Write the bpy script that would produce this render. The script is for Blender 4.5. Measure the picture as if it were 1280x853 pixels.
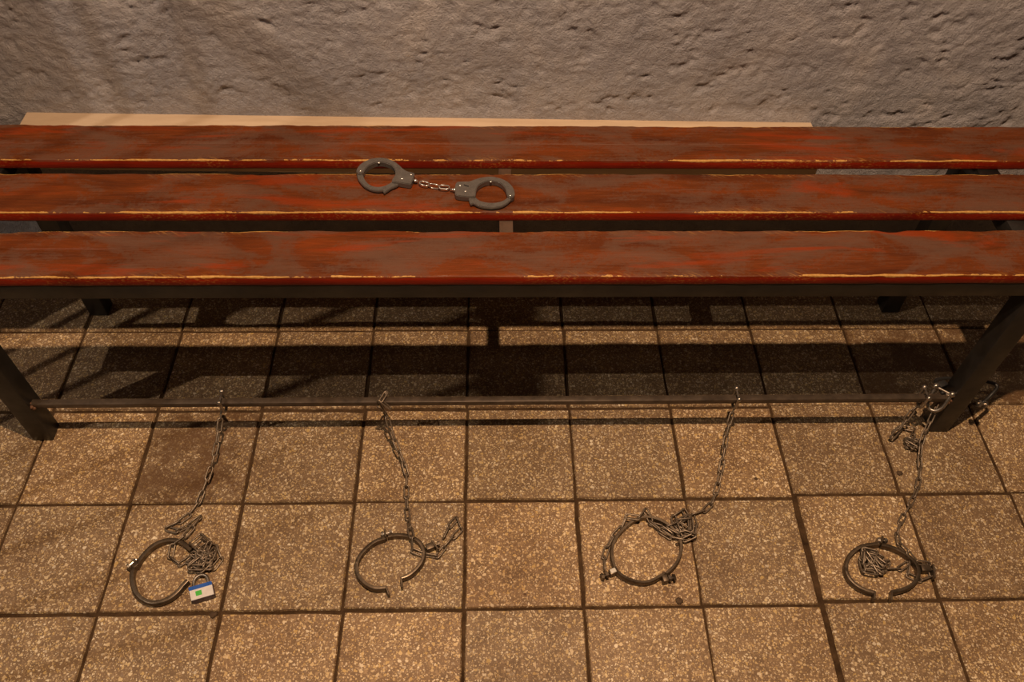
import bpy, bmesh, math, random
import numpy as np
from mathutils import Vector, Matrix

random.seed(7)
S = bpy.context.scene
COL = S.collection
for o in list(bpy.data.objects):
    bpy.data.objects.remove(o)

# ------------------------------------------------------------------ camera
F_PX, PITCH, ROLL, YAW = 1034.5, 0.89121, 0.029083, 0.043321
CAM = Vector((0.04425, -0.71797, 1.34674))
_f = Vector((math.sin(YAW) * math.cos(PITCH), math.cos(YAW) * math.cos(PITCH), -math.sin(PITCH)))
_r0 = Vector((math.cos(YAW), -math.sin(YAW), 0))
_u0 = _r0.cross(_f)
_r = _r0 * math.cos(ROLL) + _u0 * math.sin(ROLL)
_u = -_r0 * math.sin(ROLL) + _u0 * math.cos(ROLL)
cd = bpy.data.cameras.new('camera')
cd.sensor_width = 36.0
cd.sensor_fit = 'HORIZONTAL'
cd.lens = F_PX / 1280 * 36
cd.clip_start = 0.02
cam = bpy.data.objects.new('camera', cd)
COL.objects.link(cam)
cam.matrix_world = Matrix(((_r.x, _u.x, -_f.x, CAM.x), (_r.y, _u.y, -_f.y, CAM.y), (_r.z, _u.z, -_f.z, CAM.z), (0, 0, 0, 1)))
S.camera = cam

# ------------------------------------------------------------------ light
w = bpy.data.worlds.new('world')
S.world = w
w.use_nodes = True
w.node_tree.nodes['Background'].inputs[0].default_value = (1.0, 0.72, 0.5, 1)
w.node_tree.nodes['Background'].inputs[1].default_value = 0.02


def lamp(name, loc, energy, color, radius):
    l = bpy.data.lights.new(name, 'POINT')
    l.energy = energy
    l.color = color
    l.shadow_soft_size = radius
    o = bpy.data.objects.new(name, l)
    COL.objects.link(o)
    o.location = loc
    return o


lamp('ceiling_lamp', (0.16, -0.30, 2.28), 184, (1.0, 0.675, 0.43), 0.020)
lamp('corner_lamp', (-2.04, -0.64, 2.48), 74, (1.0, 0.82, 0.66), 0.008)
S.view_settings.view_transform = 'Standard'
S.view_settings.look = 'None'
S.view_settings.gamma = 1.0
S.view_settings.use_curve_mapping = False
S.view_settings.exposure = 0.0


# ------------------------------------------------------------------ helpers
def at(px, py, plane='z', v=0.0):
    d = _f + _r * ((px - 640) / F_PX) - _u * ((py - 426.5) / F_PX)
    k = 'xyz'.index(plane)
    return CAM + d * ((v - CAM[k]) / d[k])


def empty(name, loc, label=None, cat=None, group=None):
    o = bpy.data.objects.new(name, None)
    COL.objects.link(o)
    o.location = loc
    o.empty_display_size = 0.02
    tag(o, label, cat, group)
    return o


def tag(o, label=None, cat=None, group=None, kind=None):
    if label: o['label'] = label
    if cat: o['category'] = cat
    if group: o['group'] = group
    if kind: o['kind'] = kind
    return o


def link_mesh(name, me, mat, parent=None, smooth=False):
    if mat and not me.materials:
        me.materials.append(mat)
    if smooth:
        for p in me.polygons: p.use_smooth = True
    o = bpy.data.objects.new(name, me)
    COL.objects.link(o)
    if parent: o.parent = parent
    return o


def world_of(p):
    v = Vector((0, 0, 0))
    while p:
        v = v + p.location
        p = p.parent
    return v


def from_bm(name, bm, mat, parent=None, smooth=False, angle=None, origin=None):
    """bm holds WORLD coordinates; the object's origin goes to its own centre (or `origin`)."""
    bm.normal_update()
    bmesh.ops.recalc_face_normals(bm, faces=bm.faces)
    if origin is None:
        lo = [min(v.co[i] for v in bm.verts) for i in range(3)]
        hi = [max(v.co[i] for v in bm.verts) for i in range(3)]
        origin = Vector([(a + b) / 2 for a, b in zip(lo, hi)])
    for v in bm.verts: v.co -= origin
    me = bpy.data.meshes.new(name)
    bm.to_mesh(me)
    bm.free()
    o = link_mesh(name, me, mat, parent, smooth)
    o.location = origin - (world_of(parent) if parent else Vector((0, 0, 0)))
    if smooth and angle is not None:
        me.set_sharp_from_angle(angle=math.radians(angle))
    return o


def add_box(bm, x0, x1, y0, y1, z0, z1, bevel=0.0, seg=1):
    m = Matrix.Translation(((x0 + x1) / 2, (y0 + y1) / 2, (z0 + z1) / 2)) @ Matrix.Diagonal((x1 - x0, y1 - y0, z1 - z0, 1))
    r = bmesh.ops.create_cube(bm, size=1.0, matrix=m)
    if bevel:
        ed = list({e for v in r['verts'] for e in v.link_edges})
        bmesh.ops.bevel(bm, geom=ed, offset=bevel, segments=seg, affect='EDGES', profile=0.5)
    return bm


def box(name, mat, parent, x0, x1, y0, y1, z0, z1, bevel=0.002, seg=2):
    return from_bm(name, add_box(bmesh.new(), x0, x1, y0, y1, z0, z1, bevel, seg), mat, parent, True, 40)


def frame(t, up=Vector((0, 0, 1))):
    t = t.normalized()
    if abs(t.dot(up)) > 0.98: up = Vector((0, 1, 0))
    a = t.cross(up).normalized()
    return a, a.cross(t).normalized()


def add_cyl(bm, p, q, r, n=10, r2=None):
    p, q = Vector(p), Vector(q)
    a, b = frame(q - p)
    r2 = r if r2 is None else r2
    v0 = [bm.verts.new(p + (a * math.cos(i * 2 * math.pi / n) + b * math.sin(i * 2 * math.pi / n)) * r) for i in range(n)]
    v1 = [bm.verts.new(q + (a * math.cos(i * 2 * math.pi / n) + b * math.sin(i * 2 * math.pi / n)) * r2) for i in range(n)]
    for i in range(n):
        bm.faces.new((v0[i], v0[(i + 1) % n], v1[(i + 1) % n], v1[i]))
    bm.faces.new(v0[::-1]); bm.faces.new(v1)
    return bm


def catmull(pts, n=6, closed=False):
    P = [Vector(p) for p in pts]
    out = []
    m = len(P)
    for i in range(m if closed else m - 1):
        g = (lambda k: P[k % m]) if closed else (lambda k: P[max(0, min(m - 1, k))])
        a, b, c, d = g(i - 1), g(i), g(i + 1), g(i + 2)
        for j in range(n):
            t = j / n
            out.append(0.5 * ((2 * b) + (c - a) * t + (2 * a - 5 * b + 4 * c - d) * t * t + (-a + 3 * b - 3 * c + d) * t ** 3))
    if not closed: out.append(P[-1])
    return out


def add_tube(bm, pts, r, n=8, closed=False):
    pts = [Vector(p) for p in pts]
    m = len(pts)
    rings = []
    prev = None
    for i, p in enumerate(pts):
        t = (pts[(i + 1) % m] - pts[i - 1]) if closed else (pts[min(i + 1, m - 1)] - pts[max(i - 1, 0)])
        t.normalize()
        if prev is None:
            a, b = frame(t)
        else:
            a = (prev - t * prev.dot(t)).normalized()
            b = a.cross(t)
        prev = a
        rings.append([bm.verts.new(p + (a * math.cos(k * 2 * math.pi / n) + b * math.sin(k * 2 * math.pi / n)) * r) for k in range(n)])
    for i in range(m if closed else m - 1):
        A, B = rings[i], rings[(i + 1) % m]
        for k in range(n):
            bm.faces.new((A[k], A[(k + 1) % n], B[(k + 1) % n], B[k]))
    if not closed:
        bm.faces.new(rings[0][::-1]); bm.faces.new(rings[-1])
    return bm


# ------------------------------------------------------------------ materials
class NT:
    def __init__(s, name):
        s.m = bpy.data.materials.new(name)
        s.m.use_nodes = True
        s.t = s.m.node_tree
        s.b = s.t.nodes['Principled BSDF']

    def n(s, typ, **kw):
        nd = s.t.nodes.new(typ)
        for k, v in kw.items():
            if k in nd.inputs: nd.inputs[k].default_value = v
            else: setattr(nd, k, v)
        return nd

    def l(s, a, b):
        s.t.links.new(a, b)

    def ramp(s, fac, stops, interp='LINEAR'):
        r = s.n('ShaderNodeValToRGB')
        r.color_ramp.interpolation = interp
        e = r.color_ramp.elements
        while len(e) < len(stops): e.new(0.5)
        for k, (p, c) in zip(e, stops):
            k.position = p
            k.color = (c[0], c[1], c[2], 1) if hasattr(c, '__len__') else (c, c, c, 1)
        s.l(fac, r.inputs[0])
        return r.outputs[0]

    def mix(s, fac, a, b, blend='MIX'):
        m = s.n('ShaderNodeMix', data_type='RGBA', blend_type=blend)
        for sock, v in ((m.inputs[0], fac), (m.inputs[6], a), (m.inputs[7], b)):
            if isinstance(v, bpy.types.NodeSocket): s.l(v, sock)
            elif hasattr(v, '__len__'): sock.default_value = (v[0], v[1], v[2], 1)
            else: sock.default_value = v
        return m.outputs[2]

    def math(s, op, a, b=None, clamp=False):
        m = s.n('ShaderNodeMath', operation=op, use_clamp=clamp)
        for sock, v in zip(m.inputs, (a, b)):
            if v is None: continue
            if isinstance(v, bpy.types.NodeSocket): s.l(v, sock)
            else: sock.default_value = v
        return m.outputs[0]

    def coords(s, scale=(1, 1, 1), rnd=0.0, kind='Object'):
        tc = s.n('ShaderNodeTexCoord')
        mp = s.n('ShaderNodeMapping')
        mp.inputs['Scale'].default_value = scale
        s.l(tc.outputs[kind], mp.inputs['Vector'])
        if rnd:
            oi = s.n('ShaderNodeObjectInfo')
            c = s.n('ShaderNodeCombineXYZ')
            for i, f in enumerate((1.0, 1.7, 0.6)):
                s.l(s.math('MULTIPLY', oi.outputs['Random'], rnd * f), c.inputs[i])
            s.l(c.outputs[0], mp.inputs['Location'])
        return mp.outputs[0]

    def noise(s, vec, scale, detail=4, rough=0.55, dist=0.0):
        nd = s.n('ShaderNodeTexNoise')
        nd.inputs['Scale'].default_value = scale
        nd.inputs['Detail'].default_value = detail
        nd.inputs['Roughness'].default_value = rough
        nd.inputs['Distortion'].default_value = dist
        s.l(vec, nd.inputs['Vector'])
        return nd.outputs[0]

    def bump(s, h, strength=0.5, dist=0.002):
        b = s.n('ShaderNodeBump')
        b.inputs['Strength'].default_value = strength
        b.inputs['Distance'].default_value = dist
        s.l(h, b.inputs['Height'])
        s.l(b.outputs[0], s.b.inputs['Normal'])

    def out(s, color=None, rough=None, metal=None, spec=None):
        for k, v in (('Base Color', color), ('Roughness', rough), ('Metallic', metal), ('Specular IOR Level', spec)):
            if v is None: continue
            if isinstance(v, bpy.types.NodeSocket): s.l(v, s.b.inputs[k])
            elif hasattr(v, '__len__'): s.b.inputs[k].default_value = (v[0], v[1], v[2], 1)
            else: s.b.inputs[k].default_value = v
        return s.m


def metal_mat(name, c0, c1, rough=0.4, metal=0.85, scale=60, bump=0.15):
    t = NT(name)
    v = t.coords((1, 1, 1), 13)
    n = t.noise(v, scale, 6, 0.65)
    t.bump(n, bump, 0.001)
    return t.out(t.ramp(n, [(0.3, c0), (0.7, c1)]), t.ramp(t.noise(v, scale * 0.6, 4), [(0.3, max(0, rough - 0.1)), (0.7, rough + 0.15)]), metal)


M = {}
M['black_steel'] = metal_mat('black_painted_steel', (0.005, 0.0045, 0.004), (0.014, 0.012, 0.010), 0.42, 0.0, 40, 0.12)
M['bar_steel'] = metal_mat('dull_bar_steel', (0.05, 0.036, 0.026), (0.125, 0.092, 0.064), 0.40, 0.4, 50, 0.2)
M['strap_steel'] = metal_mat('brown_strap', (0.04, 0.022, 0.012), (0.085, 0.047, 0.026), 0.6, 0.0, 50, 0.2)
M['iron'] = metal_mat('dark_iron', (0.075, 0.055, 0.036), (0.18, 0.135, 0.092), 0.40, 0.75, 70, 0.25)
M['chain'] = metal_mat('dull_chain_steel', (0.13, 0.098, 0.066), (0.34, 0.27, 0.20), 0.42, 0.7, 120, 0.2)
M['zinc'] = metal_mat('bright_zinc', (0.22, 0.19, 0.155), (0.45, 0.40, 0.34), 0.32, 0.9, 90, 0.1)
M['rust'] = metal_mat('rusty_weld', (0.10, 0.045, 0.02), (0.22, 0.11, 0.06), 0.7, 0.1, 200, 0.6)
M['nickel'] = metal_mat('satin_nickel', (0.15, 0.135, 0.125), (0.20, 0.182, 0.165), 0.30, 0.6, 140, 0.01)
M['rivet'] = metal_mat('bright_rivet', (0.55, 0.52, 0.48), (0.75, 0.72, 0.68), 0.25, 0.9, 140, 0.03)
M['cable'] = metal_mat('black_rubber', (0.010, 0.010, 0.010), (0.02, 0.018, 0.016), 0.5, 0.0, 80, 0.1)
M['dark_hole'] = NT('dark_hole').out((0.004, 0.004, 0.004), 0.8)
M['white_paint'] = metal_mat('white_paint_mark', (0.55, 0.52, 0.46), (0.72, 0.68, 0.6), 0.6, 0.0, 300, 0.1)
M['lock_white'] = metal_mat('lock_white', (0.62, 0.58, 0.54), (0.74, 0.70, 0.66), 0.4, 0.0, 100, 0.0)
M['lock_blue'] = metal_mat('lock_blue', (0.010, 0.07, 0.34), (0.015, 0.10, 0.42), 0.4, 0.0, 100, 0.0)
M['lock_green'] = metal_mat('lock_green', (0.06, 0.42, 0.05), (0.09, 0.52, 0.07), 0.4, 0.0, 100, 0.0)
M['lock_purple'] = metal_mat('lock_purple', (0.075, 0.05, 0.075), (0.11, 0.075, 0.10), 0.4, 0.0, 100, 0.0)
M['crumb'] = metal_mat('dirt_crumb', (0.05, 0.028, 0.014), (0.10, 0.06, 0.03), 0.9, 0.0, 300, 0.5)


def tile_material(name, stain=0.0):
    t = NT(name)
    v = t.coords((1, 1, 1), 40)
    big = t.noise(v, 9, 5, 0.6)
    mid = t.noise(v, 45, 4, 0.6)
    base = t.ramp(mid, [(0.25, (0.165, 0.105, 0.058)), (0.75, (0.285, 0.190, 0.108))])
    # stone chips in three sizes
    col = base
    bh = mid
    for sc, th, soft in ((430, 0.58, 0.06), (260, 0.50, 0.05), (150, 0.40, 0.04)):
        warp = t.n('ShaderNodeVectorMath', operation='ADD')
        wn = t.n('ShaderNodeTexNoise')
        wn.inputs['Scale'].default_value = sc * 1.2
        t.l(v, wn.inputs['Vector'])
        ws = t.n('ShaderNodeVectorMath', operation='SCALE')
        ws.inputs['Scale'].default_value = 0.9 / sc
        t.l(wn.outputs['Color'], ws.inputs[0])
        t.l(v, warp.inputs[0]); t.l(ws.outputs[0], warp.inputs[1])
        vo = t.n('ShaderNodeTexVoronoi')
        vo.inputs['Scale'].default_value = sc
        t.l(warp.outputs[0], vo.inputs['Vector'])
        sep = t.n('ShaderNodeSeparateColor')
        t.l(vo.outputs['Color'], sep.inputs[0])
        lim = t.math('MULTIPLY', sep.outputs[0], th * 1.25)      # each chip has its own size
        d = t.math('SUBTRACT', lim, vo.outputs['Distance'])
        mask = t.math('DIVIDE', d, soft, True)
        chip = t.ramp(sep.outputs[1], [(0.0, (0.24, 0.155, 0.085)), (0.28, (0.36, 0.25, 0.14)), (0.45, (0.40, 0.275, 0.15)), (0.52, (0.74, 0.59, 0.38)),
                                        (0.72, (0.58, 0.40, 0.15)), (0.9, (0.86, 0.75, 0.56)), (1.0, (0.20, 0.125, 0.075))])
        col = t.mix(t.math('MULTIPLY', mask, 0.9), col, chip)
    # tile to tile tone and blotches of grime
    oi = t.n('ShaderNodeObjectInfo')
    tone = t.ramp(oi.outputs['Random'], [(0, (0.80, 0.78, 0.76)), (0.5, (0.95, 0.95, 0.93)), (1, (1.08, 1.03, 0.96))])
    col = t.mix(1.0, col, tone, 'MULTIPLY')
    grime = t.ramp(big, [(0.30, (0.66, 0.60, 0.54)), (0.62, (1, 1, 1))])
    col = t.mix(0.85, col, grime, 'MULTIPLY')
    fl = t.noise(v, 320, 3, 0.6)
    dots = t.ramp(t.noise(v, 85, 2, 0.5), [(0.72, (1, 1, 1)), (0.80, (0.35, 0.24, 0.16))])
    col = t.mix(1.0, col, dots, 'MULTIPLY')
    if stain:
        sm = t.ramp(t.math('ADD', t.math('MULTIPLY', t.noise(v, 16, 6, 0.7), 0.75), t.math('MULTIPLY', t.noise(v, 60, 4, 0.7), 0.25)), [(0.46, 0.0), (0.54, stain)])
        col = t.mix(sm, col, (0.11, 0.055, 0.022))
    t.bump(t.math('ADD', t.math('MULTIPLY', fl, 0.6), mid), 0.25, 0.0012)
    return t.out(col, t.ramp(big, [(0.3, 0.62), (0.7, 0.48)]), 0.0, 0.35)


M['tile'] = tile_material('terrazzo_tile')
M['tile_stained'] = tile_material('terrazzo_tile_stained', 0.75)
t = NT('grout')
v = t.coords()
t.bump(t.noise(v, 220, 4, 0.7), 0.9, 0.003)
M['grout'] = t.out(t.ramp(t.noise(v, 40, 6, 0.7), [(0.3, (0.035, 0.020, 0.010)), (0.7, (0.10, 0.058, 0.028))]), 0.9, 0.0, 0.1)

# plaster
t = NT('rough_plaster')
v = t.coords()
a = t.noise(v, 7, 6, 0.65, 0.6)
b_ = t.noise(v, 60, 7, 0.72)
c_ = t.noise(v, 260, 5, 0.7)
col = t.ramp(a, [(0.30, (0.315, 0.308, 0.335)), (0.5, (0.392, 0.380, 0.402)), (0.72, (0.48, 0.452, 0.452))])
col = t.mix(0.5, col, t.ramp(b_, [(0.3, (0.72, 0.70, 0.70)), (0.6, (1.08, 1.05, 1.0))]), 'MULTIPLY')
spots = t.ramp(t.noise(v, 38, 5, 0.75), [(0.70, 0.0), (0.76, 0.75)])
col = t.mix(spots, col, (0.55, 0.38, 0.20))
t.bump(t.math('ADD', t.math('MULTIPLY', b_, 1.3), t.math('MULTIPLY', c_, 0.8)), 1.0, 0.0055)
M['plaster'] = t.out(col, 0.92, 0.0, 0.15)

# cream ledge
t = NT('cream_ledge')
v = t.coords((1, 6, 6))
M['cream'] = t.out(t.ramp(t.noise(v, 9, 6, 0.6), [(0.3, (0.54, 0.40, 0.27)), (0.7, (0.64, 0.49, 0.34))]), 0.6, 0.0, 0.3)


def plank_material():
    t = NT('worn_red_stained_wood')
    tc = t.n('ShaderNodeTexCoord')
    v = t.coords((1, 1, 1), 9)
    vl = t.coords((0.16, 1, 1), 9)          # long streaks along the grain
    vx = t.coords((0.05, 1, 1), 9)
    vm = t.coords((0.55, 1, 1), 5)
    grain = t.noise(vx, 420, 5, 0.65)
    streak = t.noise(vl, 34, 6, 0.6, 0.4)
    patch = t.noise(vm, 13, 7, 0.62, 0.8)
    fine = t.noise(v, 190, 5, 0.7)
    base = t.ramp(streak, [(0.30, (0.066, 0.015, 0.003)), (0.52, (0.118, 0.028, 0.004)), (0.72, (0.175, 0.034, 0.003))])
    base = t.mix(0.55, base, t.ramp(grain, [(0.3, (0.55, 0.5, 0.48)), (0.65, (1.2, 1.15, 1.1))]), 'MULTIPLY')
    # dull greyish film worn into the stain
    pm = t.math('ADD', t.math('MULTIPLY', patch, 0.62), t.math('ADD', t.math('MULTIPLY', fine, 0.20), t.math('MULTIPLY', grain, 0.18)))
    film = t.ramp(pm, [(0.47, 0.0), (0.505, 0.40), (0.58, 0.72)])
    col = t.mix(film, base, (0.105, 0.056, 0.036))
    # red bare streaks
    rs = t.ramp(t.noise(vl, 22, 5, 0.62, 0.5), [(0.56, 0.0), (0.66, 0.85)])
    col = t.mix(rs, col, (0.20, 0.028, 0.002))
    # edge wear: pale bare wood along the top edges
    sx = t.n('ShaderNodeSeparateXYZ')
    t.l(tc.outputs['Object'], sx.inputs[0])
    # front and back faces keep the deep red stain
    geo = t.n('ShaderNodeNewGeometry')
    sn = t.n('ShaderNodeSeparateXYZ')
    t.l(geo.outputs['True Normal'], sn.inputs[0])
    side = t.ramp(t.math('ABSOLUTE', sn.outputs[2]), [(0.25, 1.0), (0.5, 0.0)])
    red = t.ramp(streak, [(0.3, (0.13, 0.006, 0.0008)), (0.7, (0.26, 0.015, 0.0015))])
    col = t.mix(side, col, red)
    ed = t.n('ShaderNodeAttribute', attribute_name='edge_wear')
    en = t.math('ADD', t.math('MULTIPLY', t.noise(t.coords((0.5, 1, 1), 9), 26, 6, 0.72, 0.3), 0.7), t.math('MULTIPLY', t.noise(v, 150, 4, 0.7), 0.3))
    wear = t.ramp(t.math('ADD', t.math('ADD', t.math('MULTIPLY', en, 0.95), t.math('MULTIPLY', t.math('SUBTRACT', t.noise(t.coords((1, 0.1, 0.1), 21), 5, 3, 0.6), 0.58), 0.9)), ed.outputs['Fac']), [(0.985, 0.0), (1.09, 0.95)])
    col = t.mix(wear, col, t.ramp(fine, [(0.3, (0.34, 0.16, 0.035)), (0.7, (0.56, 0.33, 0.10))]))
    # saw marks: short slanting bare scratches close to the long edges
    tcd = t.n('ShaderNodeMapping')
    tcd.inputs['Rotation'].default_value = (0, 0, 0.55)
    t.l(v, tcd.inputs['Vector'])
    st = t.n('ShaderNodeMapping')
    st.inputs['Scale'].default_value = (0.12, 1, 1)
    t.l(tcd.outputs[0], st.inputs['Vector'])
    saw = t.noise(st.outputs[0], 330, 3, 0.6)
    ne = t.n('ShaderNodeAttribute', attribute_name='near_edge')
    zone = t.math('MULTIPLY', ne.outputs['Fac'], t.ramp(t.noise(t.coords((1, 0.2, 0.2), 9), 4.5, 3), [(0.45, 0.0), (0.6, 1.0)]))
    col = t.mix(t.math('MULTIPLY', zone, t.ramp(saw, [(0.53, 0.0), (0.66, 0.45)])), col, (0.46, 0.22, 0.05))
    t.bump(t.math('ADD', t.math('MULTIPLY', grain, 0.7), t.math('MULTIPLY', fine, 0.5)), 0.5, 0.0018)
    return t.out(col, t.ramp(pm, [(0.40, 0.38), (0.6, 0.62)]), 0.0, 0.22)


M['plank'] = plank_material()

# ------------------------------------------------------------------ floor
TS = 0.2
X0, X1, Y0, Y1 = -2.6, 2.6, -1.2, 0.62
bm = add_box(bmesh.new(), X0, X1, Y0, Y1, -0.06, -0.0045)
floor = from_bm('floor', bm, M['grout'], None, origin=Vector((0, 0, -0.06)))
tag(floor, 'brown speckled terrazzo tile floor with dark joints', 'floor', kind='structure')


def tile_mesh(seed):
    rng = random.Random(seed)
    h = TS / 2 - 0.0019
    bm = bmesh.new()
    k = 6
    ring = []
    for s in range(4):
        for i in range(k):
            u_ = -1 + 2 * i / k
            e = h - rng.uniform(0, 0.0016) - (0.002 if i == 0 else 0) * rng.random()
            x, y = [(u_ * h, -e), (e, u_ * h), (-u_ * h, e), (-e, -u_ * h)][s]
            ring.append((x, y))
    n = len(ring)
    top = [bm.verts.new((x * 0.982, y * 0.982, 0.0)) for x, y in ring]
    mid = [bm.verts.new((x, y, -0.0022 - rng.uniform(0, 0.0012))) for x, y in ring]
    bot = [bm.verts.new((x, y, -0.02)) for x, y in ring]
    bm.faces.new(top)
    for i in range(n):
        j = (i + 1) % n
        bm.faces.new((mid[i], mid[j], top[j], top[i]))
        bm.faces.new((bot[i], bot[j], mid[j], mid[i]))
    bm.normal_update()
    me = bpy.data.meshes.new('tile')
    bm.to_mesh(me)
    bm.free()
    return me


tile_meshes = []
for s in range(6):
    me = tile_mesh(100 + s)
    me.materials.append(M['tile'])
    tile_meshes.append(me)
stained = tile_mesh(300)
stained.materials.append(M['tile_stained'])
rng = random.Random(11)
base_w = world_of(floor)
for j in range(-6, 3):
    for i in range(-13, 13):
        me = stained if (i, j) in ((-3, 0), (5, 1), (4, 1)) else rng.choice(tile_meshes)
        o = bpy.data.objects.new('tile', me)
        COL.objects.link(o)
        o.parent = floor
        dy = (0.0045 if i >= 3 else -0.0015) if j <= 0 else 0.0
        dx = {2: -0.0025}.get(i, 0.0035 if i >= 3 else 0.0) if j in (-1, -2) else 0.0
        o.location = Vector(((i + 0.5) * TS + dx + rng.uniform(-0.0008, 0.0008), (j + 0.5) * TS + dy + rng.uniform(-0.0008, 0.0008), rng.uniform(-0.0012, 0.0))) - base_w
        o.rotation_euler = (rng.uniform(-0.003, 0.003), rng.uniform(-0.003, 0.003), rng.choice((0, 1, 2, 3)) * math.pi / 2 + rng.uniform(-0.004, 0.004))


# ------------------------------------------------------------------ wall
def vnoise(x, y, seed):
    xi = np.floor(x).astype(np.int64); yi = np.floor(y).astype(np.int64)
    fx, fy = x - xi, y - yi
    fx = fx * fx * fx * (fx * (fx * 6 - 15) + 10); fy = fy * fy * fy * (fy * (fy * 6 - 15) + 10)

    def h(a, b):
        n = (a * 374761393 + b * 668265263 + seed * 982451653) & 0xffffffff
        n = ((n ^ (n >> 13)) * 1274126177) & 0xffffffff
        return ((n ^ (n >> 16)) & 0xffff) / 65535.0
    return (h(xi, yi) * (1 - fx) + h(xi + 1, yi) * fx) * (1 - fy) + (h(xi, yi + 1) * (1 - fx) + h(xi + 1, yi + 1) * fx) * fy


def fbm(x, y, seed, octs=4, g=0.5):
    s = 0; a = 1; tot = 0
    for k in range(octs):
        s = s + a * vnoise(x, y, seed + 17 * k); tot += a
        x, y = 2.03 * (0.8 * x - 0.6 * y), 2.03 * (0.6 * x + 0.8 * y); a *= g
    return s / tot


WALL_Y = 0.605
xs = np.concatenate([np.arange(-2.6, -1.25, 0.02), np.arange(-1.25, 1.35, 0.0034), np.arange(1.35, 2.61, 0.02)])
zs = np.concatenate([np.arange(-0.02, 0.36, 0.012), np.arange(0.36, 0.76, 0.0034), np.arange(0.76, 2.4, 0.03)])
XX, ZZ = np.meshgrid(xs, zs)
wx = XX + 0.035 * (fbm(XX * 9, ZZ * 9, 5, 3) - 0.5)
wz = ZZ + 0.035 * (fbm(XX * 9 + 40, ZZ * 9, 9, 3) - 0.5)
big = fbm(wx * 5.0, wz * 7.0, 1, 3)
mid = fbm(wx * 17, wz * 24, 2, 4, 0.55)
T = mid * 7.0 + big * 3.0
fr = T - np.floor(T)
terr = (np.floor(T) + np.clip((fr - 0.36) / 0.28, 0, 1) ** 2 * (3 - 2 * np.clip((fr - 0.36) / 0.28, 0, 1))) / 7.0
patchy = np.clip((fbm(XX * 6 + 9, ZZ * 6, 21, 2) - 0.36) * 4.0, 0, 1)
fine = fbm(wx * 75, wz * 85, 3, 3, 0.6)
ridge = np.abs(fbm((wx + 0.5 * wz) * 14, (wz - 0.25 * wx) * 30, 31, 3) - 0.5) * 2
pits = np.clip((fbm(wx * 30 + 3, wz * 42, 41, 3) - 0.66) * 7, 0, 1)
disp = 0.009 * (big - 0.5) + 0.0040 * (mid - 0.5) + 0.0065 * patchy * (terr - T / 7.0) * 2.0 + 0.0042 * (fine - 0.5) + 0.0022 * (np.clip(ridge * 3, 0, 1) - 1) * patchy - 0.0035 * pits
near = np.clip((np.abs(ZZ - 0.380) - 0.006) / 0.02, 0, 1) + ((XX < -0.84) | (XX > 0.672))
YY = WALL_Y - 0.0172 * XX - disp * np.clip(near, 0.12, 1)
nx, nz = len(xs), len(zs)
verts = np.stack([XX, YY, ZZ], -1).reshape(-1, 3)
ii = (np.arange(nz - 1)[:, None] * nx + np.arange(nx - 1)[None, :]).reshape(-1)
faces = np.stack([ii, ii + 1, ii + 1 + nx, ii + nx], -1)
me = bpy.data.meshes.new('wall_back')
me.from_pydata(verts.tolist(), [], faces.tolist())
wall = link_mesh('wall_back', me, M['plaster'], None, True)
tag(wall, 'rough grey plaster wall behind the bench', 'wall', kind='structure')

# ledge fixed along the wall behind the bench
bm = add_box(bmesh.new(), -0.829, 0.664, 0.512, 0.612, 0.325, 0.385, 0.002, 2)
for v_ in bm.verts: v_.co.y -= 0.0172 * v_.co.x
ledge = from_bm('wall_ledge', bm, M['cream'], None, True, 40)
tag(ledge, 'long cream ledge fixed along the plaster wall behind the bench', 'ledge')

# ------------------------------------------------------------------ bench
bench = empty('bench', (0.06, 0.30, 0), 'long slatted bench of three worn red-brown planks on a black steel frame', 'bench')
BS = M['black_steel']
LEG = dict(fl=(-0.815, -0.777, 0.133, 0.169), fr=(0.896, 0.934, 0.137, 0.173), bl=(-0.801, -0.763, 0.443, 0.479), br=(0.896, 0.934, 0.443, 0.479))
for k, (a, b, c, d) in LEG.items():
    box('leg', BS, bench, a, b, c, d, 0.0, 0.397, 0.0025)
box('front_rail', BS, bench, -0.815, 0.934, 0.134, 0.168, 0.397, 0.427, 0.0025)
box('back_rail', BS, bench, -0.815, 0.934, 0.445, 0.479, 0.397, 0.427, 0.0025)
box('side_rail', BS, bench, -0.813, -0.775, 0.168, 0.445, 0.397, 0.427, 0.0025)
box('side_rail', BS, bench, 0.896, 0.934, 0.168, 0.445, 0.397, 0.427, 0.0025)
box('middle_strap', M['strap_steel'], bench, 0.061, 0.083, 0.168, 0.445, 0.409, 0.427, 0.001)
BAR_Y, BAR_Z = 0.146, 0.103
bar = box('foot_bar', M['bar_steel'], bench, -0.778, 0.897, BAR_Y - 0.006, BAR_Y + 0.006, BAR_Z - 0.006, BAR_Z + 0.006, 0.0012)
for x in (-0.776, 0.895):
    bm = bmesh.new()
    for k in range(7):
        bmesh.ops.create_icosphere(bm, subdivisions=1, radius=random.uniform(0.003, 0.0055),
                                   matrix=Matrix.Translation((x + random.uniform(-.003, .003), BAR_Y + random.uniform(-.008, .008), BAR_Z + random.uniform(-.008, .008))))
    from_bm('weld', bm, M['rust'], bench, True)


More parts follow.
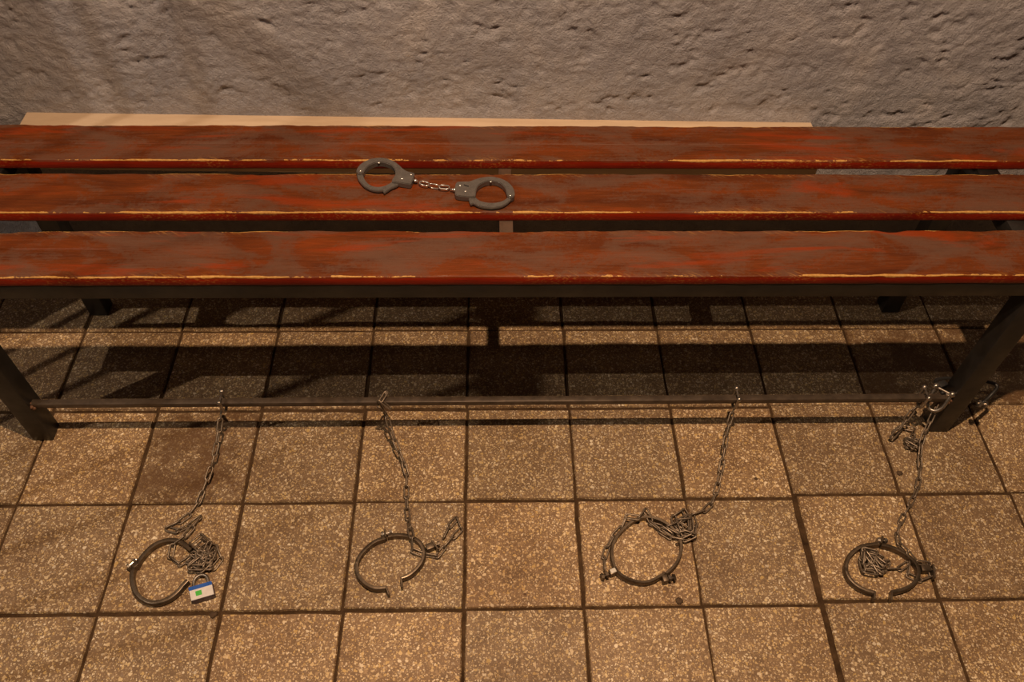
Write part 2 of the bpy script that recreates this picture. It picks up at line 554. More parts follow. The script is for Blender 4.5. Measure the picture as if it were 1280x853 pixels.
def plank(y0, y1, seed, groove=None, chips=()):
    z0, z1 = 0.427, 0.445
    xa, xb = -0.963, 1.085
    n = 420
    X = np.linspace(xa, xb, n)
    rs = np.random.RandomState(seed)
    one = np.zeros_like(X)
    ef = 0.0016 * (fbm(X * 28, one + seed, seed, 4) - 0.5) * 2          # front edge waviness
    eb = 0.0022 * (fbm(X * 22, one + seed + 5, seed + 1, 4) - 0.5) * 2
    for cx, wd, dp in chips:                                             # dents broken out of the back edge
        eb = eb - dp * np.exp(-((X - cx) / wd) ** 4)
    bz = 0.0018 + 0.0018 * np.clip(fbm(X * 40, one, seed + 2, 3) * 2 - 0.7, 0, 1)
    bzb = 0.0018 + 0.0026 * np.clip(fbm(X * 35, one, seed + 3, 3) * 2 - 0.7, 0, 1)
    ys = list(np.linspace(0.07, 0.93, 13))
    if groove is not None:
        ys = sorted([k for k in ys if abs(k - groove[0]) > 0.04] + [groove[0] - 0.022, groove[0], groove[0] + 0.022])
    prof = []                                     # (y array, z array, wear)
    W = y1 - y0
    prof.append((y0 + 0.001 + ef * 0.4, z0 + one, 0))
    prof.append((y0 + ef * 0.6, z0 + 0.002 + one, 0))
    prof.append((y0 + ef * 0.8, z1 - bz * 1.4, 0.30))
    prof.append((y0 + bz * 0.45 + ef, z1 - bz * 0.35, 0.62))
    prof.append((y0 + bz * 1.3 + ef, z1 + one, 0.58))
    prof.append((y0 + 0.0042 + ef * 0.7, z1 + one, 0.10))
    for k, f in enumerate(ys):
        y = y0 + W * f
        z = z1 + 0.0007 * (fbm(X * 14, one + f * 9, seed + 7, 3) - 0.5)
        wv = 0.0
        if groove is not None and abs(f - groove[0]) < 0.01:
            gm = np.clip((X - groove[1]) / 0.05, 0, 1) * np.clip((groove[2] - X) / 0.05, 0, 1)
            z = z - 0.0016 * gm
            wv = 0.42
        prof.append((y + 0.0005 * rs.randn() + one, z, wv))
    prof.append((y1 - 0.0048 + eb * 0.7, z1 + one, 0.10))
    prof.append((y1 - bzb * 1.3 + eb, z1 + one, 0.50))
    prof.append((y1 - bzb * 0.45 + eb, z1 - bzb * 0.4, 0.55))
    prof.append((y1 + eb * 0.7, z1 - bzb * 1.5, 0.2))
    prof.append((y1 + eb * 0.5, z0 + 0.002 + one, 0))
    prof.append((y1 - 0.001 + eb * 0.4, z0 + one, 0))
    c = Vector(((xa + xb) / 2, (y0 + y1) / 2, z0))
    m = len(prof)
    V = []
    wear = []
    for i in range(n):
        for (y, z, wv) in prof:
            V.append((X[i] - c.x, float(y[i] if hasattr(y, '__len__') else y) - c.y, float(z[i] if hasattr(z, '__len__') else z) - c.z))
            wear.append(wv)
    Fc = []
    for i in range(n - 1):
        for k in range(m):
            k2 = (k + 1) % m
            Fc.append((i * m + k, (i + 1) * m + k, (i + 1) * m + k2, i * m + k2))
    Fc.append(tuple(range(m)))
    Fc.append(tuple((n - 1) * m + k for k in range(m))[::-1])
    me = bpy.data.meshes.new('plank')
    me.from_pydata(V, [], Fc)
    me.update()
    bmx = bmesh.new(); bmx.from_mesh(me)
    bmesh.ops.recalc_face_normals(bmx, faces=bmx.faces)
    bmx.to_mesh(me); bmx.free()
    at_ = me.attributes.new('edge_wear', 'FLOAT', 'POINT')
    at_.data.foreach_set('value', wear)
    ne = me.attributes.new('near_edge', 'FLOAT', 'POINT')
    ne.data.foreach_set('value', [max(0.0, 1 - min(abs(v_[1] + W / 2), abs(v_[1] - W / 2)) / 0.014) for v_ in V])
    o = link_mesh('plank', me, M['plank'], bench, True)
    me.set_sharp_from_angle(angle=math.radians(38))
    o.location = c - bench.location
    return o


plank(0.133, 0.2335, 3, groove=(0.60, -0.93, -0.50), chips=((-0.73, 0.045, 0.006), (0.685, 0.02, 0.003)))
plank(0.274, 0.371, 4, chips=((-0.35, 0.03, 0.002),))
plank(0.404, 0.502, 5, groove=(0.47, -0.96, 0.75))


# ------------------------------------------------------------------ chain links
def link_mesh_data(L, W, r, name='link', nseg=14, n=6):
    """stadium shaped link in the local XZ-plane... long axis X, width along Y, lying flat"""
    pts = []
    h = (W - 2 * r) / 2
    s = L / 2 - r - h
    for i in range(nseg // 2 + 1):
        a = -math.pi / 2 + math.pi * i / (nseg // 2)
        pts.append((s + h * math.cos(a), h * math.sin(a), 0))
    for i in range(nseg // 2 + 1):
        a = math.pi / 2 + math.pi * i / (nseg // 2)
        pts.append((-s + h * math.cos(a), h * math.sin(a), 0))
    bm = bmesh.new()
    add_tube(bm, pts, r, n, True)
    me = bpy.data.meshes.new(name)
    bmesh.ops.recalc_face_normals(bm, faces=bm.faces)
    bm.to_mesh(me)
    bm.free()
    for p in me.polygons: p.use_smooth = True
    return me


LINK = link_mesh_data(0.0292, 0.0112, 0.00165)
LINK.materials.append(M['chain'])
PITCH_L = 0.0222


def place_link(parent, p, t, roll, me=LINK):
    a, b = frame(t)
    x = t.normalized()
    y = a * math.cos(roll) + b * math.sin(roll)
    z = x.cross(y)
    o = bpy.data.objects.new('link', me)
    COL.objects.link(o)
    o.parent = parent
    q = p - world_of(parent)
    o.matrix_local = Matrix(((x.x, y.x, z.x, q.x), (x.y, y.y, z.y, q.y), (x.z, y.z, z.z, q.z), (0, 0, 0, 1)))
    return o


def resample(pts, step):
    out = [pts[0].copy()]
    cur = pts[0].copy()
    i = 1
    while i < len(pts):
        d = (pts[i] - cur).length
        if d >= step:
            # walk to the point at exactly `step` straight-line distance
            u_ = (pts[i] - pts[i - 1])
            lo, hi = 0.0, 1.0
            if (pts[i - 1] - cur).length >= step: hi = 0.0
            for _ in range(24):
                mth = (lo + hi) / 2
                if (pts[i - 1] + u_ * mth - cur).length < step: lo = mth
                else: hi = mth
            cur = pts[i - 1] + u_ * hi
            out.append(cur.copy())
        else:
            i += 1
    return out


def chain(path, label, group=None, seed=1, tilt=0.22, flat=0.3, heap=()):
    """path: list of world points; links follow it, each turned a quarter against its neighbour"""
    rg = random.Random(seed)
    P = resample(catmull(path, 8), PITCH_L) + list(heap)
    e = empty('chain', Vector((P[len(P) // 2].x, P[len(P) // 2].y, 0)), label, 'chain', group)
    for i in range(len(P) - 1):
        p = (P[i] + P[i + 1]) / 2
        tdir = P[i + 1] - P[i]
        roll = (tilt if i % 2 else tilt - math.pi / 2) + rg.uniform(-flat, flat)
        # keep it out of the floor
        a, b = frame(tdir)
        y = a * math.cos(roll) + b * math.sin(roll)
        x = tdir.normalized()
        need = 0.0017 + abs(y.z) * 0.0040 + abs(x.z) * 0.013
        if p.z < need: p.z = need
        place_link(e, p, tdir, roll)
    return e


def px_path(pts):
    return [at(x, y, 'z', z) for x, y, z in pts]


def scribble(poly, n, seed, z0, dz, start=None):
    """self-avoiding-ish walk of n link steps for a heap, inside a pixel ellipse (cx, cy, rx, ry)"""
    rg = random.Random(seed)
    cx, cy, rx, ry = poly
    c = at(cx, cy)
    ax, ay = abs((at(cx + rx, cy) - c).x), abs((at(cx, cy - ry) - c).y)
    p = Vector((c.x + rg.uniform(-.4, .4) * ax, c.y + rg.uniform(-.4, .4) * ay, 0))
    if start is not None: p = Vector((start.x, start.y, 0))
    a = rg.uniform(0, 6.28)
    out = []
    for i in range(n):
        for k in range(30):
            b = a + rg.choice((-1, 1)) * rg.uniform(0.3, 2.7)
            q_ = p + Vector((math.cos(b), math.sin(b), 0)) * PITCH_L
            if ((q_.x - c.x) / ax) ** 2 + ((q_.y - c.y) / ay) ** 2 < 1.0 + (0.3 if k > 20 else 0): break
        a, p = b, q_
        out.append(Vector((p.x, p.y, z0 + dz * (i / n) + rg.uniform(-.002, .003))))
    return out


GC = 'chains fixed to the foot bar'
p = px_path([(277, 509, .085), (275, 530, .066), (270, 560, .043), (262, 590, .024), (252, 618, .013), (243, 637, .008), (226, 652, .004), (208, 661, .004), (214, 667, .005), (236, 657, .008), (258, 641, .005), (250, 652, .006), (240, 660, .010),
             (234, 668, .012), (222, 676, .013), (212, 688, .006), (217, 706, .004), (236, 702, .005), (240, 690, .006)])
chain(p, 'dull steel chain heaped between the padlock and the leftmost leg iron', GC, 2, heap=scribble((258, 697, 23, 24), 46, 3, .004, .016, p[-1]))
p = px_path([(478, 509, .085), (484, 523, .068), (491, 545, .046), (500, 567, .028), (508, 590, .012), (508, 612, .005), (509, 640, .004), (511, 655, .009), (515, 671, .020), (515, 688, .007), (530, 694, .004),
             (545, 697, .004), (553, 688, .004), (562, 676, .004), (573, 667, .004), (577, 657, .004), (568, 646, .004), (560, 650, .006), (561, 664, .005), (553, 674, .006), (545, 684, .006)])
chain(p, 'dull steel chain draped over the open iron below the second bar fastening', GC, 5)
p = px_path([(921, 503, .085), (914, 520, .070), (909, 540, .050), (905, 565, .030), (901, 590, .014), (895, 615, .006), (888, 632, .004), (876, 641, .004), (868, 636, .004), (866, 652, .004), (876, 668, .004), (862, 673, .004)]
            + [(846, 668, .005), (843, 642, .006), (860, 640, .007), (862, 668, .008), (852, 672, .010), (850, 642, .010), (866, 652, .012), (838, 654, .012), (838, 666, .012), (866, 662, .013), (856, 640, .013), (846, 660, .014), (870, 670, .012),
               (848, 676, .006), (828, 666, .004), (811, 653, .004), (826, 658, .008), (842, 670, .008), (826, 662, .010), (812, 650, .008), (806, 637, .016), (796, 650, .018), (784, 644, .016), (781, 656, .010),
               (772, 664, .006), (762, 678, .004), (756, 694, .004), (754, 706, .004), (756, 715, .006)])
chain(p, 'dull steel chain bunched in a tight heap behind the closed round iron', GC, 8)
p = px_path([(1174, 501, .088), (1167, 517, .070), (1160, 532, .052), (1153, 548, .034), (1150, 570, .016), (1150, 590, .008), (1146, 612, .005), (1137, 632, .004), (1127, 650, .004), (1121, 668, .004), (1124, 681, .006), (1136, 692, .016),
             (1146, 704, .006), (1162, 706, .004), (1166, 718, .004), (1156, 726, .004), (1144, 724, .004), (1132, 716, .004), (1136, 702, .006), (1130, 700, .008), (1142, 714, .004), (1124, 712, .004), (1104, 712, .004)]
)
chain(p, 'dull steel chain running from the right leg into the rightmost iron', GC, 11, heap=scribble((1087, 705, 23, 18), 36, 12, .004, .013, p[-1]))
p = px_path([(1152, 503, .080), (1143, 511, .070), (1133, 524, .050), (1121, 541, .026), (1112, 550, .006), (1122, 536, .006), (1136, 534, .010), (1146, 541, .012), (1140, 548, .010)]
)
chain(p, 'short loose chain hanging in a small knot beside the right leg', GC, 14, heap=scribble((1138, 560, 10, 10), 13, 21, .004, .016, p[-1]))


# ------------------------------------------------------------------ bow shackles on the bar
def bow_shackle(px, py, label, name='bow_shackle', s=1.2, turn=0.0, lean=0.0, cat='shackle', group='fasteners on the foot bar', z=None):
    c = Vector((at(px, py, 'y', BAR_Y).x, BAR_Y, BAR_Z))
    e = empty(name, c, label, cat, group)
    R_ = Matrix.Rotation(turn, 4, 'Z') @ Matrix.Rotation(lean, 4, 'Y')
    pts = []
    w_, h_ = 0.0095 * s, 0.017 * s
    for i in range(13):
        a = math.pi * i / 12
        pts.append(Vector((0, -w_ * math.cos(a), -0.007 - h_ * math.sin(a) * 0.8)))
    pts = [Vector((0, -w_ , 0.016))] + pts + [Vector((0, w_, 0.016))]
    bm = bmesh.new()
    add_tube(bm, [c + R_ @ q for q in pts], 0.0023 * s, 8)
    from_bm('bow', bm, M['zinc'], e, True, 50)
    bm = bmesh.new()
    add_cyl(bm, c + R_ @ Vector((0, -w_ - .005, .016)), c + R_ @ Vector((0, w_ + .004, .016)), 0.0018 * s, 8)
    from_bm('pin', bm, M['zinc'], e, True, 50)
    for sg in (-1, 1):
        bm = bmesh.new()
        bmesh.ops.create_icosphere(bm, subdivisions=2, radius=0.0042 * s, matrix=Matrix.Translation(c + R_ @ Vector((0, sg * (w_ + .001), .017))))
        from_bm('eye', bm, M['zinc'], e, True)
    return e


bow_shackle(278, 502, 'small steel shackle on the bar nearest the left leg')
bow_shackle(921, 496, 'small steel shackle on the bar above the closed round iron')
bow_shackle(1157, 493, 'bright steel shackle on the bar just left of the right leg')
bow_shackle(1178, 492, 'larger bright curved shackle against the right leg', s=1.5, turn=0.9, lean=0.55)
# links wrapped round the bar at the second chain
e = empty('chain_wrap', Vector((at(480, 502, 'y', BAR_Y).x, BAR_Y, BAR_Z)), 'doubled chain links wrapped around the bar at the second chain', 'chain', None)
c = e.location.copy()
for (dx, dy, dz, tx, ty, tz, rl) in ((-.004, -.010, .004, .35, -.2, -1, 1.4), (.004, -.011, .006, .9, -.35, -.9, .5), (0, .002, .012, .5, 1, .1, .3), (-.006, -.010, -.010, .2, .3, -1, .2), (.003, .010, 0, .1, .2, 1, 1.2)):
    place_link(e, c + Vector((dx, dy, dz)), Vector((tx, ty, tz)), rl)


# ------------------------------------------------------------------ irons (pipe-clamp leg shackles)
def band(name, pts, parent, h=0.015, th=0.0045, zb=0.0015, mat=None, bulge=0.0022, taper=True):
    """half-round strap standing on edge; pts are world XY"""
    P = [Vector((q.x, q.y, 0)) for q in pts]
    P = catmull(P, 5)
    prof = []
    for k in range(7):
        a = -math.pi / 2 + math.pi * k / 6
        prof.append((th / 2 + bulge * math.cos(a), zb + h / 2 + h / 2 * math.sin(a)))
    prof += [(-th / 2, zb + h * 0.96), (-th / 2 - 0.0003, zb + h / 2), (-th / 2, zb + h * 0.04)]
    bm = bmesh.new()
    ctr = sum(P, Vector()) / len(P)
    rings = []
    for i, q in enumerate(P):
        tt = (P[min(i + 1, len(P) - 1)] - P[max(i - 1, 0)]).normalized()
        nn = Vector((tt.y, -tt.x, 0))
        rings.append((q, nn))
    # outward side: away from the centre of the arc
    s = sum((1 if (q - ctr).dot(nn) > 0 else -1) for q, nn in rings)
    sg = 1 if s > 0 else -1
    vr = [[bm.verts.new((q.x + nn.x * o * sg, q.y + nn.y * o * sg, z)) for o, z in prof] for q, nn in rings]
    m = len(prof)
    for i in range(len(vr) - 1):
        for k in range(m):
            bm.faces.new((vr[i][k], vr[i][(k + 1) % m], vr[i + 1][(k + 1) % m], vr[i + 1][k]))
    bm.faces.new(vr[0][::-1]); bm.faces.new(vr[-1])
    return from_bm(name, bm, mat or M['iron'], parent, True, 45)


def tab(parent, a, b, h=0.014, th=0.0032):
    """small flange turned outwards from the end of a band"""
    a = Vector((a.x, a.y, 0)); b = Vector((b.x, b.y, 0))
    d = (b - a); n_ = Vector((d.y, -d.x, 0)).normalized() * th / 2
    bm = bmesh.new()
    v = []
    for z in (0.0012, h):
        for q in (a - n_, b - n_, b + n_, a + n_):
            v.append(bm.verts.new((q.x, q.y, z)))
    for f in ((0, 1, 2, 3), (4, 5, 6, 7), (0, 1, 5, 4), (1, 2, 6, 5), (2, 3, 7, 6), (3, 0, 4, 7)):
        bm.faces.new([v[i] for i in f])
    bmesh.ops.bevel(bm, geom=list(bm.edges), offset=0.0006, segments=1, affect='EDGES')
    return from_bm('flange', bm, M['iron'], parent)


def bolt(parent, p, d, length=0.018, r=0.0028, mat=None, head=True, nut=True):
    """hex-headed bolt centred on p along d, with a nut at the far end"""
    d = d.normalized()
    mat = mat or M['zinc']
    bm = bmesh.new()
    add_cyl(bm, p - d * length / 2, p + d * length / 2, r * 0.62, 8)
    if head:
        add_cyl(bm, p - d * (length / 2), p - d * (length / 2 - 0.004), r * 1.35, 8, r * 1.55)
    o = from_bm('bolt', bm, mat, parent, True, 40)
    if nut:
        bm = bmesh.new()
        add_cyl(bm, p + d * (length / 2 - 0.006), p + d * (length / 2 - 0.0015), r * 1.5, 6)
        from_bm('nut', bm, mat, parent)
    return o


def lug(parent, p, d, size=(0.016, 0.012, 0.012), mat=None, name='lug'):
    ang = math.atan2(d.y, d.x)
    bm = bmesh.new()
    add_box(bm, -size[0] / 2, size[0] / 2, -size[1] / 2, size[1] / 2, -size[2] / 2, size[2] / 2, 0.001, 2)
    bmesh.ops.transform(bm, matrix=Matrix.Translation(p) @ Matrix.Rotation(ang, 4, 'Z'), verts=bm.verts)
    return from_bm(name, bm, mat or M['iron'], parent, True, 40)


def tr(ox, oy, sc, pts, z=0.009):
    return [at(ox + x / sc, oy + y / sc, 'z', z) for x, y in pts]


GI = 'leg irons lying on the tiles'


def iron(center, label):
    c = at(center[0], center[1])
    return empty('leg_iron', Vector((c.x, c.y, 0)), label, 'leg iron', GI)


# leftmost iron, next to the padlock
e = iron((207, 713), 'open dark steel leg iron lying next to the blue and white padlock')
q = lambda P, z=0.009: tr(140, 630, 6.094, P, z)
band('band', q([(188, 488), (215, 438), (250, 390), (300, 340), (350, 308), (400, 290), (450, 284), (510, 292), (560, 320), (605, 360)]), e, 0.012, 0.005, bulge=0.003)
band('band', q([(172, 492), (158, 540), (165, 610), (190, 680), (240, 728), (300, 752), (370, 748), (440, 720), (500, 672), (545, 618), (578, 586)]), e, 0.012, 0.005, bulge=0.003)
a, b = q([(135, 485), (195, 430)], 0.014)
lug(e, q([(178, 472)])[0], (b - a), (0.010, 0.012, 0.014))
bolt(e, (a + b) / 2 + Vector((-0.002, 0, 0.002)), (b - a), 0.018, 0.0032)
# second iron
e = iron((490, 706), 'open dark steel leg iron with its gap towards the camera beside a short chain tail')
q = lambda P, z=0.009: tr(430, 630, 6.56, P, z)
band('band', q([(340, 290), (270, 312), (210, 352), (150, 412), (112, 480), (107, 540), (127, 600), (167, 650), (217, 683), (270, 697), (342, 692)]), e, 0.013)
band('band', q([(362, 276), (430, 264), (510, 270), (580, 294), (628, 334), (652, 390), (648, 450), (618, 510), (570, 562), (520, 596), (474, 612)]), e, 0.013)
tab(e, *q([(346, 690), (372, 765)], 0.004))
tab(e, *q([(472, 620), (480, 706)], 0.004))
a, b = q([(312, 250), (395, 232)], 0.014)
bolt(e, (a + b) / 2, b - a, 0.020, 0.0034)
tab(e, *q([(346, 285), (334, 225)], 0.012), h=0.02)
a, b = q([(668, 372), (745, 340)], 0.009)
lug(e, (a + b) / 2, b - a, (0.014, 0.011, 0.013))
bolt(e, b, a - b, 0.018, 0.003, M['chain'])
tab(e, *q([(720, 310), (775, 385)], 0.01), h=0.016)
# third iron
e = iron((803, 692), 'closed round steel leg iron with bolted lugs on its near side')
q = lambda P, z=0.009: tr(740, 620, 6.56, P, z)
band('band', q([(188, 592), (168, 520), (166, 440), (186, 370), (232, 302), (300, 236), (360, 198), (430, 178), (510, 186), (590, 220), (650, 264), (700, 322), (728, 390), (726, 460), (698, 540), (650, 600), (604, 640)]), e, 0.011, 0.004, bulge=0.0016)
band('band', q([(190, 600), (215, 635), (262, 670), (330, 700), (410, 714), (480, 704), (550, 668), (594, 640)]), e, 0.013, 0.004, bulge=0.0016)
a, b = q([(105, 655), (205, 612)], 0.009)
lug(e, (a * 0.35 + b * 0.65), b - a, (0.013, 0.010, 0.012))
l_ = lug(e, (a * 0.35 + b * 0.65) + Vector((0, 0, 0.0065)), b - a, (0.010, 0.0075, 0.001), M['white_paint'], 'paint_mark')
bolt(e, a, b - a, 0.014, 0.0042, M['iron'], nut=True)
a, b = q([(575, 690), (650, 675)], 0.010)
lug(e, (a * 0.7 + b * 0.3), b - a, (0.009, 0.012, 0.013))
bolt(e, b, a - b, 0.014, 0.0042, M['bar_steel'])
# fourth iron
e = iron((1103, 712), 'open dark steel leg iron lying around a heap of chain, farthest right')
q = lambda P, z=0.009: tr(1040, 650, 7.106, P, z)
band('band', q([(412, 222), (340, 230), (260, 246), (190, 290), (144, 350), (122, 430), (138, 500), (182, 560), (240, 604), (300, 632), (362, 650)]), e, 0.013)
band('band', q([(432, 232), (500, 246), (580, 276), (660, 324), (718, 374), (752, 430), (760, 490), (736, 550), (680, 598), (620, 624), (522, 648)]), e, 0.013)
tab(e, *q([(366, 652), (360, 728)], 0.004))
tab(e, *q([(516, 655), (512, 732)], 0.004))
a, b = q([(395, 180), (500, 188)], 0.014)
bolt(e, (a + b) / 2, b - a, 0.018, 0.0034)
tab(e, *q([(424, 222), (440, 160)], 0.012), h=0.02)
a, b = q([(775, 440), (900, 440)], 0.009)
lug(e, (a * 0.6 + b * 0.4), b - a, (0.016, 0.011, 0.014))
tab(e, *q([(890, 405), (905, 525)], 0.01), h=0.016)
bolt(e, a * 0.2 + b * 0.8, b - a, 0.018, 0.003, M['chain'])

# ------------------------------------------------------------------ padlock
q = lambda P, z=0.0: tr(140, 630, 6.094, P, z)
TH = 0.016
tl, tr_, br, bl = q([(580, 640), (758, 588), (778, 690), (602, 742)], TH)
e = empty('padlock', Vector(((tl + br).x / 2, (tl + br).y / 2, 0)), 'small padlock with blue, white and green printed face lying on a tile', 'padlock')


def quad_block(name, mat, c4, z0, z1, parent, bevel=0.0):
    bm = bmesh.new()
    v0 = [bm.verts.new((c.x, c.y, z0)) for c in c4]
    v1 = [bm.verts.new((c.x, c.y, z1)) for c in c4]
    bm.faces.new(v0[::-1]); bm.faces.new(v1)
    for i in range(4):
        bm.faces.new((v0[i], v0[(i + 1) % 4], v1[(i + 1) % 4], v1[i]))
    if bevel: bmesh.ops.bevel(bm, geom=list(bm.edges), offset=bevel, segments=2, affect='EDGES')
    return from_bm(name, bm, mat, parent, True, 40)


lerp = lambda a, b, f: a + (b - a) * f
body = quad_block('body', M['lock_purple'], [tl, tr_, br, bl], 0.001, TH - 0.0006, e, 0.0012)
ins = lambda f, g: lerp(lerp(tl, tr_, f), lerp(bl, br, f), g)
lab = quad_block('white_label', M['lock_white'], [ins(.01, .27), ins(.99, .27), ins(.99, .985), ins(.01, .985)], TH - 0.0010, TH, e)
quad_block('blue_stripe', M['lock_blue'], [ins(.005, .0), ins(.995, .0), ins(.995, .265), ins(.005, .265)], TH - 0.0010, TH, e)
quad_block('green_square', M['lock_green'], [ins(.25, .42), ins(.51, .42), ins(.51, .76), ins(.25, .76)], TH - 0.0008, TH + 0.0004, e)
s0, s1 = lerp(tl, tr_, 0.2), lerp(tl, tr_, 0.82)
dirn = ((tl - bl).normalized() + Vector((0.1, 0, 0))).normalized()
sp = []
wv = (s1 - s0)
for i in range(13):
    a_ = math.pi * i / 12
    sp.append(s0 + wv * (0.5 - 0.5 * math.cos(a_)) + dirn * (0.008 + 0.012 * math.sin(a_)))
sp = [s0 - dirn * 0.002] + sp + [s1 - dirn * 0.002]
bm = bmesh.new()
add_tube(bm, [Vector((k.x, k.y, 0.0085)) for k in sp], 0.0027, 8)
from_bm('shackle', bm, M['zinc'], e, True, 50)

# ------------------------------------------------------------------ handcuffs
ZP = 0.4458
q5 = lambda P, z=ZP + 0.009: [at(430 + x / 5.565, 180 + y / 5.565, 'z', z) for x, y in P]
c = at(548, 230, 'z', ZP)
hc = empty('handcuffs', c, 'satin nickel handcuffs joined by a short chain, lying on the middle plank', 'handcuffs')


def slab(name, outline, z0, z1, mat, parent, bevel=0.0012, sub=4):
    P = catmull([Vector((k.x, k.y, 0)) for k in outline], sub, True)
    bm = bmesh.new()
    v0 = [bm.verts.new((k.x, k.y, z0)) for k in P]
    f = bm.faces.new(v0)
    r = bmesh.ops.extrude_face_region(bm, geom=[f])
    for g in r['geom']:
        if isinstance(g, bmesh.types.BMVert): g.co.z = z1
    bm.normal_update()
    hor = [ed for ed in bm.edges if abs(ed.verts[0].co.z - ed.verts[1].co.z) < 1e-6]
    bmesh.ops.bevel(bm, geom=hor, offset=bevel, segments=2, affect='EDGES', clamp_overlap=True)
    return from_bm(name, bm, mat, parent, True, 40)


def cuff(cheek, arm, pivots, rivets, slot=None, arm_z=(0.002, 0.007)):
    cp = at(430 + cheek[0][0] / 5.565, 180 + cheek[0][1] / 5.565, 'z', ZP)
    ck = slab('cuff', q5(cheek), ZP, ZP + 0.0105, M['nickel'], hc)
    slab('ratchet_arm', q5(arm, ZP + 0.006), ZP + arm_z[0], ZP + arm_z[1], M['nickel'], ck_parent(ck), 0.001)
    for x, y in rivets + pivots:
        p_ = q5([(x, y)], ZP + 0.0105)[0]
        bm = bmesh.new()
        bmesh.ops.create_uvsphere(bm, u_segments=10, v_segments=6, radius=0.0022, matrix=Matrix.Translation(p_) @ Matrix.Diagonal((1, 1, 0.45, 1)))
        from_bm('rivet', bm, M['rivet'], ck, True)
    if slot:
        a_, b_2 = [k for k in q5(slot, ZP + 0.0105)]
        bm = bmesh.new()
        add_box(bm, -0.0045, 0.0045, -0.0011, 0.0011, -0.0004, 0.0003)
        ang = math.atan2((b_2 - a_).y, (b_2 - a_).x)
        bmesh.ops.transform(bm, matrix=Matrix.Translation((a_ + b_2) / 2) @ Matrix.Rotation(ang, 4, 'Z'), verts=bm.verts)
        from_bm('keyhole', bm, M['dark_hole'], ck)
    return ck


def ck_parent(ck):
    return ck


cuff([(86, 190), (98, 163), (125, 135), (170, 112), (220, 100), (265, 98), (310, 107), (350, 124), (385, 150), (410, 174), (440, 192), (487, 205), (487, 228), (472, 268), (460, 282), (430, 280), (380, 272), (338, 266), (336, 250), (348, 232),
      (358, 208), (353, 182), (335, 157), (300, 139), (255, 131), (210, 137), (172, 157), (148, 180), (136, 202), (116, 210), (96, 207)],
     [(92, 205), (96, 240), (116, 272), (148, 300), (190, 320), (235, 328), (268, 326), (279, 340), (300, 328), (330, 308), (375, 288), (385, 262), (340, 262), (315, 277), (280, 293), (240, 300), (205, 296), (172, 280), (148, 255), (134, 225), (130, 200), (110, 196)],
     [(115, 186)], [(243, 130), (403, 240), (466, 212)])
cuff([(772, 330), (774, 290), (784, 271), (805, 264), (865, 263), (902, 252), (940, 239), (985, 232), (1030, 230), (1075, 238), (1115, 252), (1150, 275), (1175, 305), (1187, 340), (1184, 364), (1165, 377), (1142, 372), (1132, 350), (1125, 320),
      (1105, 291), (1070, 269), (1020, 260), (975, 270), (940, 290), (922, 315), (916, 345), (910, 368), (870, 372), (820, 368), (778, 358)],
     [(862, 360), (868, 386), (880, 420), (902, 416), (930, 430), (975, 442), (1030, 447), (1080, 440), (1120, 425), (1152, 400), (1172, 374), (1160, 352), (1140, 372), (1110, 394), (1070, 407), (1020, 411), (975, 405), (940, 393), (915, 372), (895, 355)],
     [(1157, 357)], [(1022, 262), (845, 328), (808, 288)], slot=[(835, 285), (866, 296)])
CL = link_mesh_data(0.0195, 0.0125, 0.0012, 'link', 16, 6)
CL.materials.append(M['rivet'])
zc = ZP + 0.006


def cuff_link(p0, p1, roll):
    a_, b_2 = q5([p0, p1], zc)
    place_link(hc, (a_ + b_2) / 2, b_2 - a_, roll, CL)


cuff_link((515, 262), (605, 290), 0.15)
cuff_link((596, 290), (660, 300), 1.45)
cuff_link((650, 296), (745, 306), 0.1)
for (p0, p1) in (((472, 246), (512, 262)), ((740, 316), (784, 322))):
    a_, b_2 = q5([p0, p1], zc)
    bm = bmesh.new()
    add_cyl(bm, a_, b_2, 0.0016, 8)
    bmesh.ops.create_icosphere(bm, subdivisions=2, radius=0.0032, matrix=Matrix.Translation(lerp(a_, b_2, 0.65)))
    from_bm('swivel', bm, M['rivet'], hc, True)

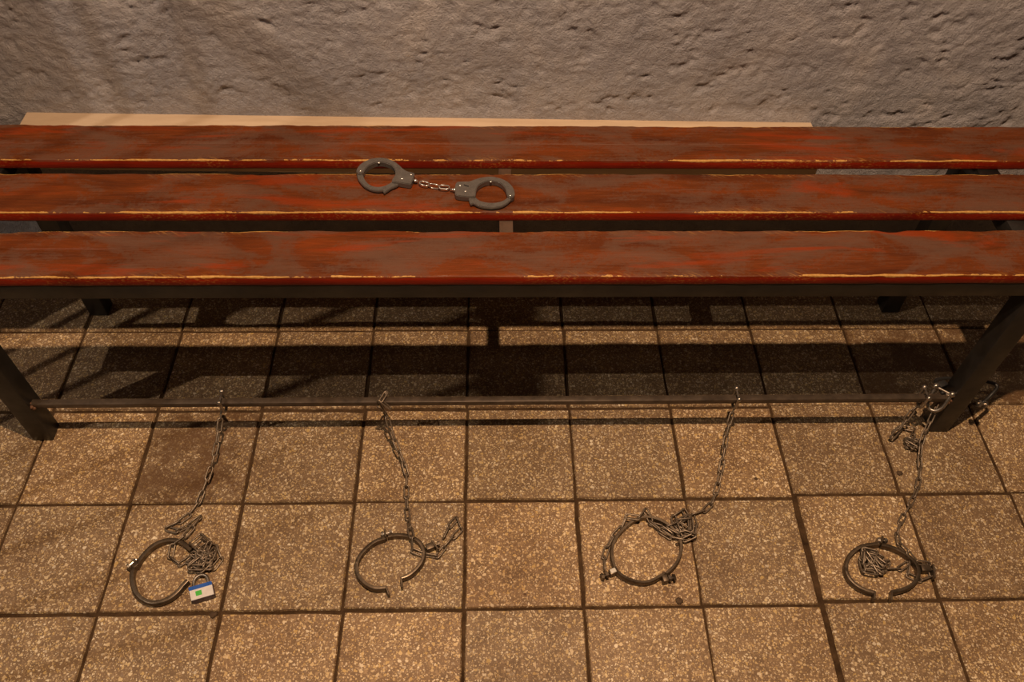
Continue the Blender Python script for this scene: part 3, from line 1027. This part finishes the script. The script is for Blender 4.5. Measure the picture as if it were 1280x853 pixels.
# ------------------------------------------------------------------ cable loop on the right leg
cx, cy = 0.915, 0.155
e = empty('security_cable', (cx, cy, 0), 'black cable looped around the right leg with a bolted clamp', 'cable')
pts = [Vector(k) for k in ((cx - 0.034, cy - 0.006, .112), (cx - 0.034, cy + 0.012, .108), (cx - 0.030, cy + 0.032, .100), (cx - 0.008, cy + 0.042, .094), (cx + 0.022, cy + 0.042, .092),
                           (cx + 0.050, cy + 0.032, .102))]
cr = at(1246, 482, 'y', cy + 0.012)
ce = at(1228, 504, 'y', cy - 0.012)
pts += [cr, (cr + ce) / 2 + Vector((0.004, 0, -0.004)), ce]
bm = bmesh.new()
add_tube(bm, catmull(pts, 5), 0.0036, 8)
from_bm('loop', bm, M['cable'], e, True)
p_ = ce + Vector((-0.002, -0.002, 0))
bolt(e, p_, Vector((-1, 0.1, 0.1)), 0.018, 0.0046, M['zinc'])
lug(e, Vector((cx - 0.030, cy + 0.014, 0.112)), Vector((1, 0.4, 0)), (0.018, 0.012, 0.010), M['cable'], 'clamp')
lug(e, Vector((cx - 0.026, cy - 0.008, 0.110)), Vector((1, -0.2, 0)), (0.010, 0.010, 0.012), M['zinc'], 'clamp_nut')

# ------------------------------------------------------------------ crumbs of dirt on the tiles
for k, (x, y, r, lab) in enumerate(((849, 752, .006, 'flat dark crumb of dirt near the closed round iron'), (1124, 592, .0055, 'dark crumb of dirt below the right chain knot'),
                                    (846, 681, .0035, 'tiny dark crumb of dirt close behind the closed iron'), (945, 599, .003, 'tiny dark crumb of dirt right of the third chain'), (267, 769, .006, 'dark crumb of dirt in the joint below the padlock'),
                                    (844, 652, .0045, 'dark crumb of dirt under the third chain heap'))):
    c = at(x, y)
    bm = bmesh.new()
    bmesh.ops.create_icosphere(bm, subdivisions=2, radius=r)
    rg = random.Random(k)
    for v_ in bm.verts:
        v_.co *= rg.uniform(0.8, 1.15)
        v_.co.z *= 0.35
        v_.co += Vector((c.x, c.y, r * 0.25))
    o = from_bm('dirt_crumb', bm, M['crumb'], None, True)
    tag(o, lab, 'dirt', 'crumbs of dirt on the tiles')

# ------------------------------------------------------------------ barred gate beyond the left edge (its bars throw the slanting shadows)
gx = -1.30
g = empty('barred_gate', (gx, -0.2, 0), 'black barred steel gate standing left of the bench', 'gate')
for k in range(-8, 1):
    y = 0.024 + 0.068 * k
    bm = bmesh.new()
    add_cyl(bm, (gx, y, 0.06), (gx, y, 1.62), 0.0055, 8)
    from_bm('bar', bm, BS, g, True, 40)
box('post', BS, g, gx - 0.03, gx + 0.03, 0.082, 0.142, 0, 1.66)
box('post', BS, g, gx - 0.03, gx + 0.03, -0.66, -0.60, 0, 1.66)
box('rail', BS, g, gx - 0.012, gx + 0.012, -0.60, 0.082, 0.04, 0.07)
box('rail', BS, g, gx - 0.012, gx + 0.012, -0.60, 0.082, 1.60, 1.63)
